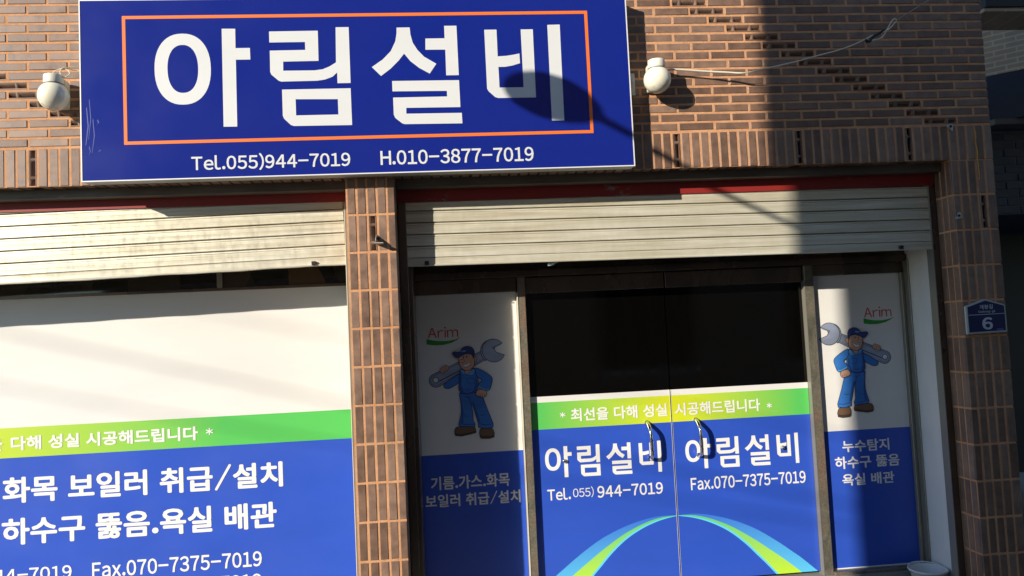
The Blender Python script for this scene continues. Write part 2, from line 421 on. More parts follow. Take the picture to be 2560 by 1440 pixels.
# pillars
def pillar(xs, k0, k1, perf, w0):
    for k in range(k0, k1):
        zt = Z0-P*k
        for i, (a, b) in enumerate(zip(xs[:-1], xs[1:])):
            add(a+.006, b-.006, zt-P+.006, zt-.006, 'v' if (k, i) in perf else None, w_=.04*.188*w0 if zt > .1 else 0)
pillar([XP0+.004, -.441, -.388, -.336, -.283, XP1+.004], 1, 13, {(2, 2)}, 1.2)
pillar([XQ-.002, 2.931, 2.982, 3.034, 3.087, XR+.006], 1, 13, {(2, 3)}, 1.0)
for k in range(1, 13):                                       # returns of the pillars into the openings
    zt = Z0-P*k
    for i in range(3):
        yc = .031 + .0515*i
        j = random.uniform
        items.append([get(.040, .188), Vector((XQ+j(-.001, .001), yc, zt-P/2)), [0, 0, R(-90)], False, .0035 if zt > .1 else 0])
        items.append([get(.040, .188), Vector((XP1+j(-.001, .001), yc, zt-P/2)), [0, 0, R(90)], False, 0])
bm = bmesh.new()
def sheet(pts, x0, x1, z0, z1):
    hs = []
    for me, loc, rot, pf, w_ in items:
        if pf and x0 < loc.x < x1 and z0 < loc.z < z1:
            hw, hh = (.0188, .0925) if abs(rot[1]) > 1 else (.094, .0185)
            if me is not pf_h: continue
            hs.append([(loc.x-hw, loc.z-hh), (loc.x+hw, loc.z-hh), (loc.x+hw, loc.z+hh), (loc.x-hw, loc.z+hh)])
    flat(bm, pts, YM, hs)
rect = lambda a, b, c, d: [(a, c), (b, c), (b, d), (a, d)]
sheet(rect(XL, XR-.004, 2.4195, ZT), XL+.2, XR-.1, 2.45, ZT)
sheet(rect(XP0+.001, XP1-.004, -.1, 2.419), XP0, XP1, 0, 2.43)
sheet(rect(XQ+.004, XR-.004, -.1, 2.419), XQ, XR, 0, 2.43)
for x_, z0_, z1_ in ((XP1-.004, -.1, 2.432), (XQ+.004, -.1, 2.432), (XR-.004, -.1, ZT), (XP0+.001, -.1, 2.432)):
    v_ = [bm.verts.new(q) for q in ((x_, YM, z0_), (x_, .0425, z0_), (x_, .0425, z1_), (x_, YM, z1_))]; bm.faces.new(v_)
v_ = [bm.verts.new(q) for q in ((XL, YM, 2.432), (XR-.004, YM, 2.432), (XR-.004, .0425, 2.432), (XL, .0425, 2.432))]; bm.faces.new(v_)
box(bm, XL, XR-.004, .0425, .0885, 2.432, ZT)
box(bm, XL, XR-.004, .0885, .60, 2.46, ZT)
box(bm, XP0+.001, XP1-.004, .0425, .19, -.1, 2.432)
box(bm, XQ+.004, XR-.004, .0425, .60, -.1, 2.432)
box(bm, XP0+.03, XP1-.03, .19, .60, -.1, 2.46)
me_w = bpy.data.meshes.new('wall'); bm.to_mesh(me_w); bm.free()
wall = link('wall', me_w, shop, mats=M_mortar)
items.sort(key=lambda t: -t[4])
def rotm(r): return Matrix.Rotation(r[2], 4, 'Z') @ Matrix.Rotation(r[1], 4, 'Y') @ Matrix.Rotation(r[0], 4, 'X')
rest = bmesh.new()
for i, (me, loc, rot, pf, w_) in enumerate(items):
    if i < 300 and w_ > 0:
        b = link('perforated_brick' if pf else 'brick', me, wall, loc, rot)
    else:
        t = me.copy(); t.transform(Matrix.Translation(loc) @ rotm(rot)); rest.from_mesh(t); bpy.data.meshes.remove(t)
me = bpy.data.meshes.new('bricks'); rest.to_mesh(me); rest.free()
tag(link('bricks', me, wall, mats=M_brick), kind='stuff')

# lintel channel, red band, rails
mbox('lintel_channel', shop, M_channel, XL, XP0-.002, .086, .158, 2.373, 2.431, bev=.002)
mbox('lintel_channel', shop, M_channel, XP1+.002, XQ-.002, .086, .158, 2.373, 2.431, bev=.002)
mbox('red_band', shop, M_redpaint, XL, XP0-.004, .160, .1655, 2.322, 2.44)
mbox('red_band', shop, M_redpaint, XP1+.004, XQ-.004, .160, .1655, 2.305, 2.44)
mbox('guide_rail', shop, M_frame, XP0-.026, XP0-.004, .157, .215, 0, 2.321)
mbox('rail_edge', shop, M_cream, XP0-.030, XP0-.0265, .155, .215, 0, 2.321)
mbox('guide_rail', shop, M_bronze, XP1+.003, -.192, .157, .215, 0, 2.304, bev=.002)
mbox('guide_rail', shop, M_bronze, 2.846, 2.876, .157, .215, -.1, 2.304, more=((2.8765, 2.884, .157, .215, -.1, 2.43),))
mbox('rail_edge', shop, M_frame, 2.841, 2.8455, .155, .215, -.1, 2.304)

# roller shutters: each slat a mesh of its own
def slat_me(x0, x1, h):
    prof = [(.006, .0008), (-.0050, .0016), (-.0058, .004), (-.0050, .012), (-.0050, .026), (-.0042, .0268), (-.0050, .0276), (-.0045, .044), (-.0032, .0495), (.0012, .0505), (-.0030, .0525), (-.0020, h-.006), (.004, h-.0035), (.012, h-.001), (.012, 0)]
    bm = bmesh.new(); nseg = 14; rings = []
    for i in range(nseg+1):
        x = x0 + (x1-x0)*i/nseg; off = random.uniform(-.00012, .00012)
        rings.append([bm.verts.new((x, p[0]+off, p[1])) for p in prof])
    for a, b in zip(rings[:-1], rings[1:]):
        for k in range(len(prof)): bm.faces.new((a[k], b[k], b[(k+1) % len(prof)], a[(k+1) % len(prof)]))
    bm.faces.new(rings[0]); bm.faces.new(rings[-1][::-1])
    return fin(bm, 'slat')
def shutter(x0, x1, zb, top, tilt, tabs):
    s = bpy.data.objects.new('roller_shutter', None); C.objects.link(s); s.parent = shop; s.location = ((x0+x1)/2, .172, zb); s.rotation_euler = (0, tilt, 0)
    hw = (x1-x0)/2
    n = math.ceil((top-zb-.046)/.0655)
    ms = slat_me(-hw, hw, .0655)
    ms.materials.append(M_alu)
    for k in range(n): link('slat', ms, s, (0, 0, .0462+.0655*k))
    bm = bmesh.new(); NS = 60
    prof = [(.020, -.0005), (-.010, 0), (-.011, .006), (-.006, .010), (-.006, .040), (-.002, .0455), (.014, .0455)]
    rings = []
    for i in range(NS+1):
        x = -hw + 2*hw*i/NS; dz = (.0014*math.sin(x*9)+.0011*math.sin(x*23)) if tilt < 0 else 0.0
        rings.append([bm.verts.new((x, p[0], p[1] + (dz if j < 3 else 0))) for j, p in enumerate(prof)])
    for a, b in zip(rings[:-1], rings[1:]):
        for k in range(len(prof)): bm.faces.new((a[k], b[k], b[(k+1) % len(prof)], a[(k+1) % len(prof)]))
    bm.faces.new(rings[0]); bm.faces.new(rings[-1][::-1])
    link('bottom_bar', fin(bm, 'bottom_bar'), s, mats=M_alu)
    for tx in tabs:
        bm = bmesh.new(); box(bm, -.012, .012, -.022, -.008, .004, .026, bev=.002)
        link('lock_tab', fin(bm, 'lock_tab'), s, (tx-(x0+x1)/2, 0, 0), mats=M_black)
    return s
sL = shutter(XL+.05, XP0-.030, 1.928, 2.40, -.001, (-.697,))
sL.location.z = 1.930; sL.rotation_euler[1] = R(-1.15)
sL.location = Vector((sL.location.x, .172, 1.977 - .0201*((-.527)-sL.location.x)))
shutter(-.196, 2.850, 1.942, 2.31, R(.35), (-.088, 2.65))
tag(sL, 'brightly lit aluminium shutter with a slightly drooping bottom bar')

# ------------------------------------------------------------------ glazing plane
YG_ = .53
# soffit, jambs and dark back of the recess
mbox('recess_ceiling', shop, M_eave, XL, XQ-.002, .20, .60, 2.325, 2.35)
mbox('jamb', shop, M_bronze, XP1+.006, -.172, .217, .50, 0, 2.30, bev=.002)
mbox('jamb', shop, M_jamb, 2.878, 2.8885, .2, .60, 0, 2.32)
mbox('jamb', shop, M_frame, XP0-.022, XP0+.02, .217, .60, 0, 2.30)
mbox('header', shop, M_bronze, -.172, 2.896, .50, .60, 1.905, 2.32, bev=.003)
mbox('header_trim', shop, M_bronze, -.172, 2.896, .478, .4995, 1.893, 1.935, bev=.002)
mbox('floor_slab', shop, M_concrete, XL, XQ-.01, .45, .60, -.12, .012)
mbox('door_frame', shop, M_brushed, .436, .482, .492, .60, .012, 1.892, bev=.002)
mbox('door_frame', shop, M_brushed, 2.216, 2.272, .492, .60, .012, 1.892, bev=.002)
mbox('frame_edge', shop, M_cream, .430, .4355, .488, .60, .012, 1.80)
mbox('frame_edge', shop, M_frame, 2.210, 2.2155, .490, .60, .012, 1.80)

def worker(win, y, ox, oz, s, mirror, name='printed_worker'):
    """plain flat print of a workman in blue carrying a big spanner"""
    cols = [M_W['line'], M_W['blue'], M_W['navy'], M_W['skin'], M_W['boot'], M_W['steel'], M_W['white'], M_W['lblue'], M_W['sole'], M_W['mid'], M_W['dsteel']]
    bm = bmesh.new(); lay = [0]
    def conv(p):
        x = (p[0]-650)*s; x = -x if mirror else x
        return (ox + x, oz - (p[1]-400 + (p[0]-650)*-.04*-1)*s)
    def grow(pts, d):
        n = len(pts); A = sum(pts[i][0]*pts[(i+1) % n][1]-pts[(i+1) % n][0]*pts[i][1] for i in range(n)); sg = 1 if A > 0 else -1
        out = []
        for i in range(n):
            a, b, c = Vector(pts[i-1]), Vector(pts[i]), Vector(pts[(i+1) % n])
            e1 = (b-a).normalized(); e2 = (c-b).normalized()
            n1 = Vector((e1.y, -e1.x))*sg; n2 = Vector((e2.y, -e2.x))*sg
            mm_ = (n1+n2); mm_ = mm_.normalized() if mm_.length > .01 else n1
            out.append(tuple(b + mm_*d/max(.5, mm_.dot(n1))))
        return out
    def shape(pts, mi, line=6.0):
        if mi in (1, 2, 3, 4, 7, 9) and 4 < len(pts) < 22 and line != 0:
            for _ in range(2):
                q = []
                for i_ in range(len(pts)):
                    a_, b_ = pts[i_], pts[(i_+1) % len(pts)]
                    q += [(a_[0]*.78+b_[0]*.22, a_[1]*.78+b_[1]*.22), (a_[0]*.22+b_[0]*.78, a_[1]*.22+b_[1]*.78)]
                pts = q
        if line:
            flat(bm, [conv(p) for p in grow(pts, line)], y - lay[0]*.00012, mi=0); lay[0] += 1
        flat(bm, [conv(p) for p in pts], y - lay[0]*.00012, mi=mi); lay[0] += 1
    def ell(cx, cy, rx, ry, rot=0, n=20):
        return [(cx+rx*math.cos(t)*math.cos(rot)-ry*math.sin(t)*math.sin(rot), cy+rx*math.cos(t)*math.sin(rot)+ry*math.sin(t)*math.cos(rot)) for t in [2*math.pi*i/n for i in range(n)]]
    # shaft of the spanner
    a0, a1 = Vector((285, 690)), Vector((790, 432)); d = (a1-a0).normalized(); nrm = Vector((-d.y, d.x))
    cap = [a0 + 64*(math.cos(t)*-d + math.sin(t)*nrm) for t in [math.pi*(-.5+i/10) for i in range(11)]]
    shape([tuple(v) for v in cap] + [tuple(a1 + nrm*44), tuple(a1 - nrm*44)], 5)
    inner = [a0 + 50*(math.cos(t)*-d + math.sin(t)*nrm) for t in [math.pi*(-.5+i/10) for i in range(11)]]
    shape([tuple(v) for v in inner] + [tuple(a1 + nrm*30), tuple(a1 - nrm*30)], 5, 3)
    shape(ell(285, 685, 24, 24), 6)
    back = [(860+112*math.cos(t), 402+114*math.sin(t)) for t in [R(200-i*18) for i in range(-2, 9)]]
    shape(ell(866, 400, 114, 116, 0, 28)[10:24] + [(880, 400)], 5)
    arc = [(882+114*math.cos(R(q)), 392+114*math.sin(R(q))) for q in range(-42, -350, -14)]
    shape(arc + [(905, 412), (870, 358), (965, 316)], 5)
    shape([(870, 358), (965, 316), (958, 330), (874, 368)], 10, 2)
    shape([(320, 700), (560, 580), (560, 572), (318, 692)], 0, 0)
    shape([(360, 735), (375, 765), (420, 768), (530, 705), (540, 620), (500, 640), (420, 690)], 1)
    # boots, trousers
    shape([(455, 1195), (472, 1162), (540, 1148), (650, 1156), (668, 1195), (620, 1212), (520, 1232), (456, 1226)], 4)
    shape([(456, 1226), (520, 1232), (620, 1212), (668, 1197), (664, 1216), (610, 1230), (520, 1248), (460, 1242)], 8, 3)
    shape([(707, 1200), (715, 1175), (830, 1170), (850, 1225), (848, 1244), (800, 1252), (720, 1252), (704, 1240)], 4)
    shape([(704, 1240), (720, 1252), (800, 1252), (848, 1244), (848, 1262), (800, 1276), (720, 1274), (706, 1262)], 8, 3)
    shape([(520, 825), (532, 940), (532, 1000), (525, 1040), (500, 1130), (512, 1150), (580, 1150), (655, 1156), (660, 1130), (642, 1095), (640, 1010), (636, 925), (672, 1030), (696, 1120), (696, 1160), (770, 1172), (838, 1162), (842, 1130), (805, 1030), (790, 990), (745, 850), (700, 815)], 1)
    shape([(636, 925), (640, 1010), (630, 940), (615, 870), (600, 850)], 2, 0)
    shape([(520, 1120), (580, 1128), (650, 1128), (650, 1134), (580, 1136), (518, 1128)], 2, 0)
    shape([(700, 1122), (770, 1136), (832, 1128), (834, 1134), (770, 1144), (702, 1130)], 2, 0)
    shape([(528, 860), (548, 1000), (545, 1110), (516, 1126), (530, 1040), (534, 1000), (534, 940)], 9, 0)
    shape([(655, 900), (690, 1010), (716, 1110), (700, 1118), (674, 1030), (640, 925)], 9, 0)
    shape([(528, 1040), (570, 1052), (600, 1046), (570, 1044)], 2, 0); shape([(690, 1035), (740, 1046), (780, 1034), (740, 1038)], 2, 0)
    shape([(560, 850), (600, 866), (640, 862), (612, 858)], 2, 0)
    # torso, collar, pocket, belt line
    shape([(532, 590), (580, 572), (690, 565), (704, 640), (714, 740), (688, 802), (600, 824), (540, 816), (512, 780), (524, 700)], 1)
    shape([(534, 600), (548, 640), (540, 740), (560, 806), (540, 812), (516, 780), (526, 700)], 9, 0)
    shape([(690, 640), (704, 740), (682, 796), (640, 810), (668, 780), (684, 720)], 9, 0)
    shape([(540, 770), (600, 786), (660, 776), (600, 794)], 2, 0)
    shape([(522, 806), (600, 818), (680, 800), (684, 812), (600, 832), (520, 820)], 2, 0)
    shape([(598, 672), (682, 668), (680, 712), (660, 726), (622, 724), (602, 704)], 1, 3)
    shape([(534, 590), (560, 580), (600, 632), (560, 626)], 7, 3)
    shape([(600, 632), (668, 574), (690, 590), (660, 640)], 7, 3)
    # near arm, fist on the hip
    shape([(684, 566), (726, 578), (792, 615), (858, 665), (842, 730), (820, 792), (785, 796), (708, 762), (712, 736), (760, 684), (706, 660), (690, 620)], 1)
    shape([(708, 762), (785, 796), (820, 792), (816, 776), (784, 780), (712, 746)], 7, 0)
    shape([(690, 800), (720, 780), (760, 788), (788, 802), (790, 840), (764, 862), (718, 850), (682, 836)], 3)
    for qx in (720, 742, 764): shape([(qx, 826), (qx+4, 826), (qx+8, 852), (qx+4, 852)], 0, 0)
    # hand over the shaft: four fingers
    for i, (fx, fy) in enumerate(((348, 590), (366, 578), (386, 568), (404, 562))): shape(ell(fx, fy, 13, 27, -.3, 14), 3, 3)
    # head
    shape([(560, 560), (600, 632), (655, 575), (660, 540)], 3, 3)
    shape(ell(690, 478, 17, 25), 3, 4)
    shape([(532, 440), (560, 425), (620, 418), (670, 440), (680, 480), (678, 540), (650, 572), (610, 590), (575, 584), (548, 560), (530, 520), (526, 480)], 3)
    shape([(655, 425), (684, 440), (682, 470), (668, 468)], 8, 0)
    shape(ell(556, 496, 26, 16, -.1), 3, 3)
    shape(ell(572, 458, 5, 12), 0, 0); shape(ell(606, 452, 5, 13), 0, 0)
    shape([(560, 532), (600, 530), (640, 505), (632, 530), (608, 552), (578, 552)], 6, 3)
    shape([(550, 420), (556, 376), (590, 352), (630, 350), (668, 364), (684, 400), (682, 440), (640, 420), (590, 418)], 2)
    shape([(462, 420), (478, 402), (520, 408), (560, 398), (604, 402), (590, 424), (548, 440), (520, 462), (486, 448)], 2)
    shape([(556, 392), (600, 386), (602, 400), (558, 404)], 7, 0)
    me = flat_me(bm, name)
    return link(name, me, win, mats=cols)
M_W = dict(mid=mat('ink_mid_blue', (.018, .085, .33), .4), dsteel=mat('ink_dark_steel', (.16, .19, .28), .4), line=mat('ink_black', (.012, .012, .016), .4), blue=shiny_film('ink_blue', (.035, .17, .52), .35, .25), navy=mat('ink_navy', (.03, .05, .20), .4),
           skin=mat('ink_skin', (.60, .34, .24), .4), boot=mat('ink_brown', (.16, .095, .06), .4), steel=shiny_film('ink_steel', (.28, .33, .45), .35, .35),
           white=mat('ink_white', (.75, .74, .70), .4), lblue=mat('ink_light_blue', (.10, .34, .70), .4), sole=mat('ink_sole', (.07, .045, .035), .4))
def film(parent, name, mt, x0, x1, z0, z1, y=YG_):
    return mbox(name, parent, mt, x0, x1, y, y+.006, z0, z1)
def swoosh(win, ox, oz):
    L0 = [(-.115, 1.548), (-.116, 1.516), (-.073, 1.509), (-.02, 1.509), (.028, 1.518), (.064, 1.534), (.088, 1.552), (.059, 1.539), (.011, 1.531), (-.049, 1.533), (-.09, 1.541)]
    bm = bmesh.new(); flat(bm, [(a+ox, b+oz) for a, b in L0], YG_-.0015)
    link('logo_swoosh', flat_me(bm, 'logo_swoosh'), win, mats=M_logogreen)
def part_empty(name, parent, label=None):
    o = bpy.data.objects.new(name, None); C.objects.link(o); o.parent = parent
    if label: o['label'] = label
    return o
B1, B2 = .034, .020
YT = YG_-.0012
# left display window
wl = part_empty('display_window', shop, 'wide display window filmed white, green and blue')
film(wl, 'white_film', M_filmwhite, XL, XP0-.030, 1.16, 1.886)
film(wl, 'green_film', M_band_window, XL, XP0-.030, .992, 1.16)
film(wl, 'blue_film', M_filmblue, XL, XP0-.030, .10, .992)
mbox('glazing_bar', wl, M_bronze, XL, XP0-.030, .515, .56, 1.886, 1.902, bev=.001)
mbox('transom_pane', wl, M_transom, XL, XP0-.030, .535, .545, 1.902, 2.30)
mbox('transom_bar', wl, M_frame, -1.315, -1.285, .520, .545, 1.902, 2.30)
mbox('sill', wl, M_brushed, XL, XP0-.030, .45, .60, .012, .10)
text('다해 성실 시공해드립니다', -2.468, -1.443, 1.032, .079, YT, B1, M_print, wl)
text('*', -1.4, -1.359, 1.058, .039, YT, B1, M_print, wl)
text('* 최선을', -2.93, -2.512, 1.033, .078, YT, B1, M_print, wl)
text('화목 보일러 취급/설치', -2.515, -.973, .738, .148, YT, B1, M_print, wl)
text('하수구 뚫음.욕실 배관', -2.521, -1.014, .508, .148, YT, B1, M_print, wl)
text('Fax.070-7375-7019', -2.039, -1.105, .296, .086, YT, B2, M_print, wl)
text('Tel.055)944-7019', -3.027, -2.149, .298, .090, YT, B2, M_print, wl)
text('H.010-3877-7019', -1.978, -1.109, .180, .076, YT, B2, M_print, wl)
# side panel left of the door
w2 = part_empty('side_window', shop, 'narrow shaded side window between pillar and door')
film(w2, 'white_film', M_filmwhite, -.172, .428, .864, 1.808)
film(w2, 'blue_film', M_filmblue, -.172, .428, .05, .864)
mbox('upper_rail', w2, M_bronze, -.172, .430, .510, .56, 1.810, 1.892, bev=.002)
mbox('lower_rail', w2, M_brushed, -.172, .430, .49, .58, .012, .05, bev=.002)
text('기름.가스.화목', -.125, .34, .659, .079, YT, B1*.75, M_print, w2)
text('보일러 취급/설치', -.161, .399, .559, .077, YT, B1*.75, M_print, w2)
text('Arim', -.107, .073, 1.553, .064, YT, .0, M_red, w2, 'logo_lettering')
swoosh(w2, 0, 0)
FS = .000588
worker(w2, YG_-.0008, .143, 1.462, FS, False)
# side panel right of the door
w3 = part_empty('side_window', shop, 'narrow side window beside the white jamb at the right')
film(w3, 'white_film', M_filmwhite, 2.273, 2.846, .863, 1.824)
film(w3, 'blue_film', M_filmblue, 2.273, 2.846, .036, .863)
mbox('upper_rail', w3, M_bronze, 2.273, 2.896, .510, .56, 1.826, 1.892, bev=.002)
mbox('side_frame', w3, M_frame, 2.847, 2.866, .505, .56, .036, 1.825, bev=.002)
mbox('side_frame', w3, M_frame, 2.868, 2.8775, .46, .56, .012, 1.905, bev=.002)
mbox('lower_rail', w3, M_brushed, 2.273, 2.896, .47, .58, .012, .030, bev=.002)
mbox('film_edge', w3, M_print, 2.273, 2.846, .528, .535, .030, .036)
text('누수탐지', 2.401, 2.704, .73, .073, YT, B1*.75, M_print, w3)
text('하수구 뚫음', 2.346, 2.763, .63, .075, YT, B1*.75, M_print, w3)
text('욕실 배관', 2.386, 2.721, .527, .072, YT, B1*.75, M_print, w3)
text('Arim', 2.602, 2.782, 1.553, .064, YT, .0, M_red, w3, 'logo_lettering')
swoosh(w3, 2.712, 0)
worker(w3, YG_-.0008, 2.503, 1.462, FS, True)

# big hand drawn glyphs of the sign, reused at small size on the doors (x, z) in metres on the sign
def superell(cx, cz, rx, rz, n=48, e=2.25):
    out = []
    for i in range(n):
        t = 2*math.pi*i/n; c, s = math.cos(t), math.sin(t)
        out.append((cx + rx*math.copysign(abs(c)**(2/e), c), cz + rz*math.copysign(abs(s)**(2/e), s)))
    return out
GL = [
 (superell(-1.2815, 2.985, .1395, .185), [superell(-1.281, 2.986, .076, .125)]),
 ([(-1.083, 3.193), (-1.015, 3.192), (-1.016, 3.09), (-0.944, 3.09), (-0.943, 3.029), (-1.016, 3.029), (-1.018, 2.68), (-1.086, 2.681)], []),
 ([(-0.845, 3.175), (-0.597, 3.176), (-0.598, 3.016), (-0.778, 3.015), (-0.779, 2.967), (-0.62, 2.966), (-0.579, 2.971), (-0.544, 2.985), (-0.511, 3.005), (-0.509, 3.009), (-0.505, 3.193), (-0.438, 3.193), (-0.438, 2.896), (-0.505, 2.896), (-0.505, 2.953), (-0.529, 2.931), (-0.567, 2.917), (-0.608, 2.911), (-0.79, 2.91), (-0.804, 2.915), (-0.84, 2.948), (-0.845, 2.962), (-0.844, 3.074), (-0.664, 3.075), (-0.664, 3.117), (-0.845, 3.117)], []),
 ([(-0.788, 2.868), (-0.439, 2.868), (-0.438, 2.674), (-0.734, 2.676), (-0.749, 2.682), (-0.781, 2.714), (-0.788, 2.73)], [[(-0.721, 2.816), (-0.506, 2.812), (-0.506, 2.731), (-0.721, 2.731)]]),
 ([(-0.19, 3.187), (-0.122, 3.187), (-0.119, 3.148), (-0.109, 3.105), (-0.086, 3.066), (-0.053, 3.029), (0.01, 2.99), (-0.027, 2.938), (-0.08, 2.969), (-0.124, 3.005), (-0.156, 3.047), (-0.186, 3.01), (-0.229, 2.968), (-0.28, 2.93), (-0.326, 2.978), (-0.269, 3.017), (-0.225, 3.061), (-0.199, 3.114), (-0.191, 3.157)], []),
 ([(0.059, 3.193), (0.124, 3.193), (0.125, 2.927), (0.059, 2.927), (0.06, 3.065), (-0.044, 3.066), (-0.042, 3.126), (0.059, 3.126)], []),
 ([(-0.224, 2.902), (0.125, 2.9), (0.126, 2.756), (-0.156, 2.758), (-0.157, 2.727), (0.132, 2.725), (0.133, 2.669), (-0.166, 2.672), (-0.181, 2.677), (-0.215, 2.706), (-0.222, 2.724), (-0.222, 2.814), (0.059, 2.814), (0.059, 2.844), (-0.224, 2.847)], []),
 ([(0.27, 3.169), (0.335, 3.169), (0.335, 3.024), (0.379, 3.026), (0.422, 3.032), (0.451, 3.038), (0.452, 2.985), (0.409, 2.973), (0.37, 2.967), (0.336, 2.967), (0.337, 2.856), (0.465, 2.855), (0.464, 3.168), (0.529, 3.168), (0.528, 2.799), (0.328, 2.8), (0.312, 2.805), (0.279, 2.836), (0.271, 2.851)], []),
 ([(0.608, 3.191), (0.675, 3.192), (0.673, 2.672), (0.607, 2.672)], []),
]
def glyphs(parent, mt, y, x0=None, x1=None, zc=None, h=None, name='lettering'):
    bm = bmesh.new()
    sx0, sx1, sz0, sz1 = -1.421, .675, 2.669, 3.193
    def cv(p):
        if x0 is None: return p
        return (x0 + (p[0]-sx0)/(sx1-sx0)*(x1-x0), zc + (p[1]-sz0)/(sz1-sz0)*h)
    for g_, holes in GL: flat(bm, [cv(p) for p in g_], y, [[cv(p) for p in q] for q in holes])
    return link(name, flat_me(bm, name), parent, mats=mt)

# doors: two leaves
def door(x0, x1, handle_x, lock_x, texts, gl, label):
    d = part_empty('door', shop, label)
    mbox('top_rail', d, M_bronze, x0, x1, .510, .56, 1.792, 1.888, bev=.003)
    mbox('glass', d, M_glass, x0, x1, YG_, YG_+.01, 1.173, 1.792)
    film(d, 'white_film', M_filmwhite, x0, x1, 1.137, 1.172)
    film(d, 'green_film', M_band, x0, x1, .977, 1.137)
    film(d, 'blue_film', M_filmblue, x0, x1, .03, .977)
    bm = bmesh.new()
    zt, zb, pr = .982, .770, .075
    pts = [(handle_x, YG_, zt), (handle_x, YG_-.012, zt), (handle_x+.001, YG_-.036, zt-.012), (handle_x+.002, YG_-.066, zt-.040), (handle_x+.003, YG_-pr, zt-.08), (handle_x+.004, YG_-pr, (zt+zb)/2),
           (handle_x+.005, YG_-pr, zb+.05), (handle_x+.006, YG_-.064, zb+.02), (handle_x+.007, YG_-.034, zb+.004), (handle_x+.007, YG_-.012, zb), (handle_x+.007, YG_, zb)]
    tube(bm, spline(pts, 5), .0108, 14)
    for z_, xx in ((zt, handle_x), (zb, handle_x+.007)):
        tube(bm, [(xx, YG_, z_), (xx, YG_-.005, z_)], .014, 16)
    link('handle', fin(bm, 'handle', True), d, mats=M_chrome)
    bm = bmesh.new(); tube(bm, [(lock_x, YG_, .785), (lock_x, YG_-.014, .785)], [.013, .011], 18)
    tube(bm, [(lock_x, YG_-.014, .785), (lock_x, YG_-.019, .785)], [.011, .007], 18)
    link('lock', fin(bm, 'lock', True), d, mats=M_chrome)
    for t in texts: text(t[0], *t[1:5], YT, t[5], M_print, d)
    glyphs(d, M_print, YT, *gl)
    return d
OUT = [(1.336, .42), (1.225, .422), (1.102, .4), (.978, .361), (.853, .303), (.728, .222), (.629, .148), (.587, .116), (.489, .03)]
BG = [(1.336, .42), (1.241, .414), (1.142, .389), (1.017, .335), (.891, .258), (.791, .187), (.686, .109), (.59, .03)]
GC = [(1.336, .4185), (1.224, .401), (1.116, .364), (1.015, .308), (.922, .232), (.845, .152), (.798, .101), (.735, .03)]
CI = [(1.336, .417), (1.232, .3965), (1.128, .359), (1.027, .303), (.934, .227), (.857, .147), (.812, .1), (.75, .03)]
def arc(parent, mir):
    def sp(Lx):
        q = spline([(a, 0, b) for a, b in Lx], 5); return [((2.680-v.x if mir else v.x), v.z) for v in q]
    for nm, a, b, mt, yy in (('arc_blue', OUT, BG, M_swblue, .0012), ('arc_green', BG, GC, M_swgreen, .0012), ('arc_cyan', GC, CI, M_swcyan, .0012)):
        A, B = sp(a), sp(b); bm = bmesh.new(); n = min(len(A), len(B))
        def rs(Q, n=40):
            return [Q[min(len(Q)-1, int(i*(len(Q)-1)/(n-1)))] for i in range(n)]
        A, B = rs(A), rs(B)
        va = [bm.verts.new((p[0], YG_-yy, p[1])) for p in A]; vb = [bm.verts.new((p[0], YG_-yy, p[1])) for p in B]
        for i in range(len(va)-1):
            try: bm.faces.new((va[i], va[i+1], vb[i+1], vb[i]))
            except ValueError: pass
        link(nm, flat_me(bm, nm), parent, mats=mt)
d1 = door(.484, 1.3365, 1.185, .670,
     [('*', .659, .693, 1.041, .033, B1), ('최선을 다해 성실', .725, 1.315, 1.014, .077, B1*.8),
      ('Tel.', .56, .70, .556, .070, B2), ('055)', .714, .839, .561, .064, 0.0), ('944-7019', .861, 1.261, .554, .070, B2)], (.556, 1.263, .684, .187), 'left door leaf')
arc(d1, False)
d2 = door(1.3435, 2.208, 1.487, 2.02,
     [('시공해드립니다', 1.364, 1.898, 1.012, .077, B1*.8), ('*', 1.938, 1.971, 1.027, .032, B1), ('Fax.070-7375-7019', 1.434, 2.154, .562, .074, B2)], (1.412, 2.122, .684, .185), 'right door leaf')
arc(d2, True)
mbox('film_edge', d1, M_print, 1.3347, 1.3363, .5285, .5295, .03, 1.17)
mbox('film_edge', d2, M_print, 1.3438, 1.3448, .5285, .5295, .03, 1.17)

# ------------------------------------------------------------------ shop sign
SX0, SX1, SZ0, SZ1, SY = -1.787, 1.042, 2.416, 3.352, -.10
sign = empty('shop_sign', (-.37, -.05, 2.42), 'large blue shop sign with white Korean letters, phone numbers and orange border', 'sign')
def onsign(o): o.parent = sign; o.matrix_parent_inverse = Matrix.Translation(-Vector(sign.location)); return o
onsign(mbox('face', None, M_signblue, SX0+.006, SX1-.006, SY, SY+.01, SZ0+.006, SZ1-.006))
onsign(mbox('frame', None, M_whiteframe, SX0, SX0+.0055, SY-.002, SY+.012, SZ0, SZ1, more=((SX1-.0055, SX1, SY-.002, SY+.012, SZ0, SZ1), (SX0+.0055, SX1-.0055, SY-.002, SY+.012, SZ0, SZ0+.0055), (SX0+.0055, SX1-.0055, SY-.002, SY+.012, SZ1-.0055, SZ1))))
onsign(mbox('housing', None, M_galv, SX0+.002, SX1-.002, SY+.0125, -.012, SZ0+.002, SZ1-.002, bev=.002))
t_ = .0165
ox0, ox1, oz0, oz1 = -1.577, .827, 2.600, 3.266
onsign(mbox('border', None, M_orange, ox0, ox1, SY-.0010, SY-.0001, oz1-t_, oz1, more=((ox0, ox1, SY-.0010, SY-.0001, oz0, oz0+t_), (ox0, ox0+t_, SY-.0010, SY-.0001, oz0+t_, oz1-t_), (ox1-t_, ox1, SY-.0010, SY-.0001, oz0+t_, oz1-t_))))
onsign(glyphs(None, M_signprint, SY-.0011, name='big_lettering'))
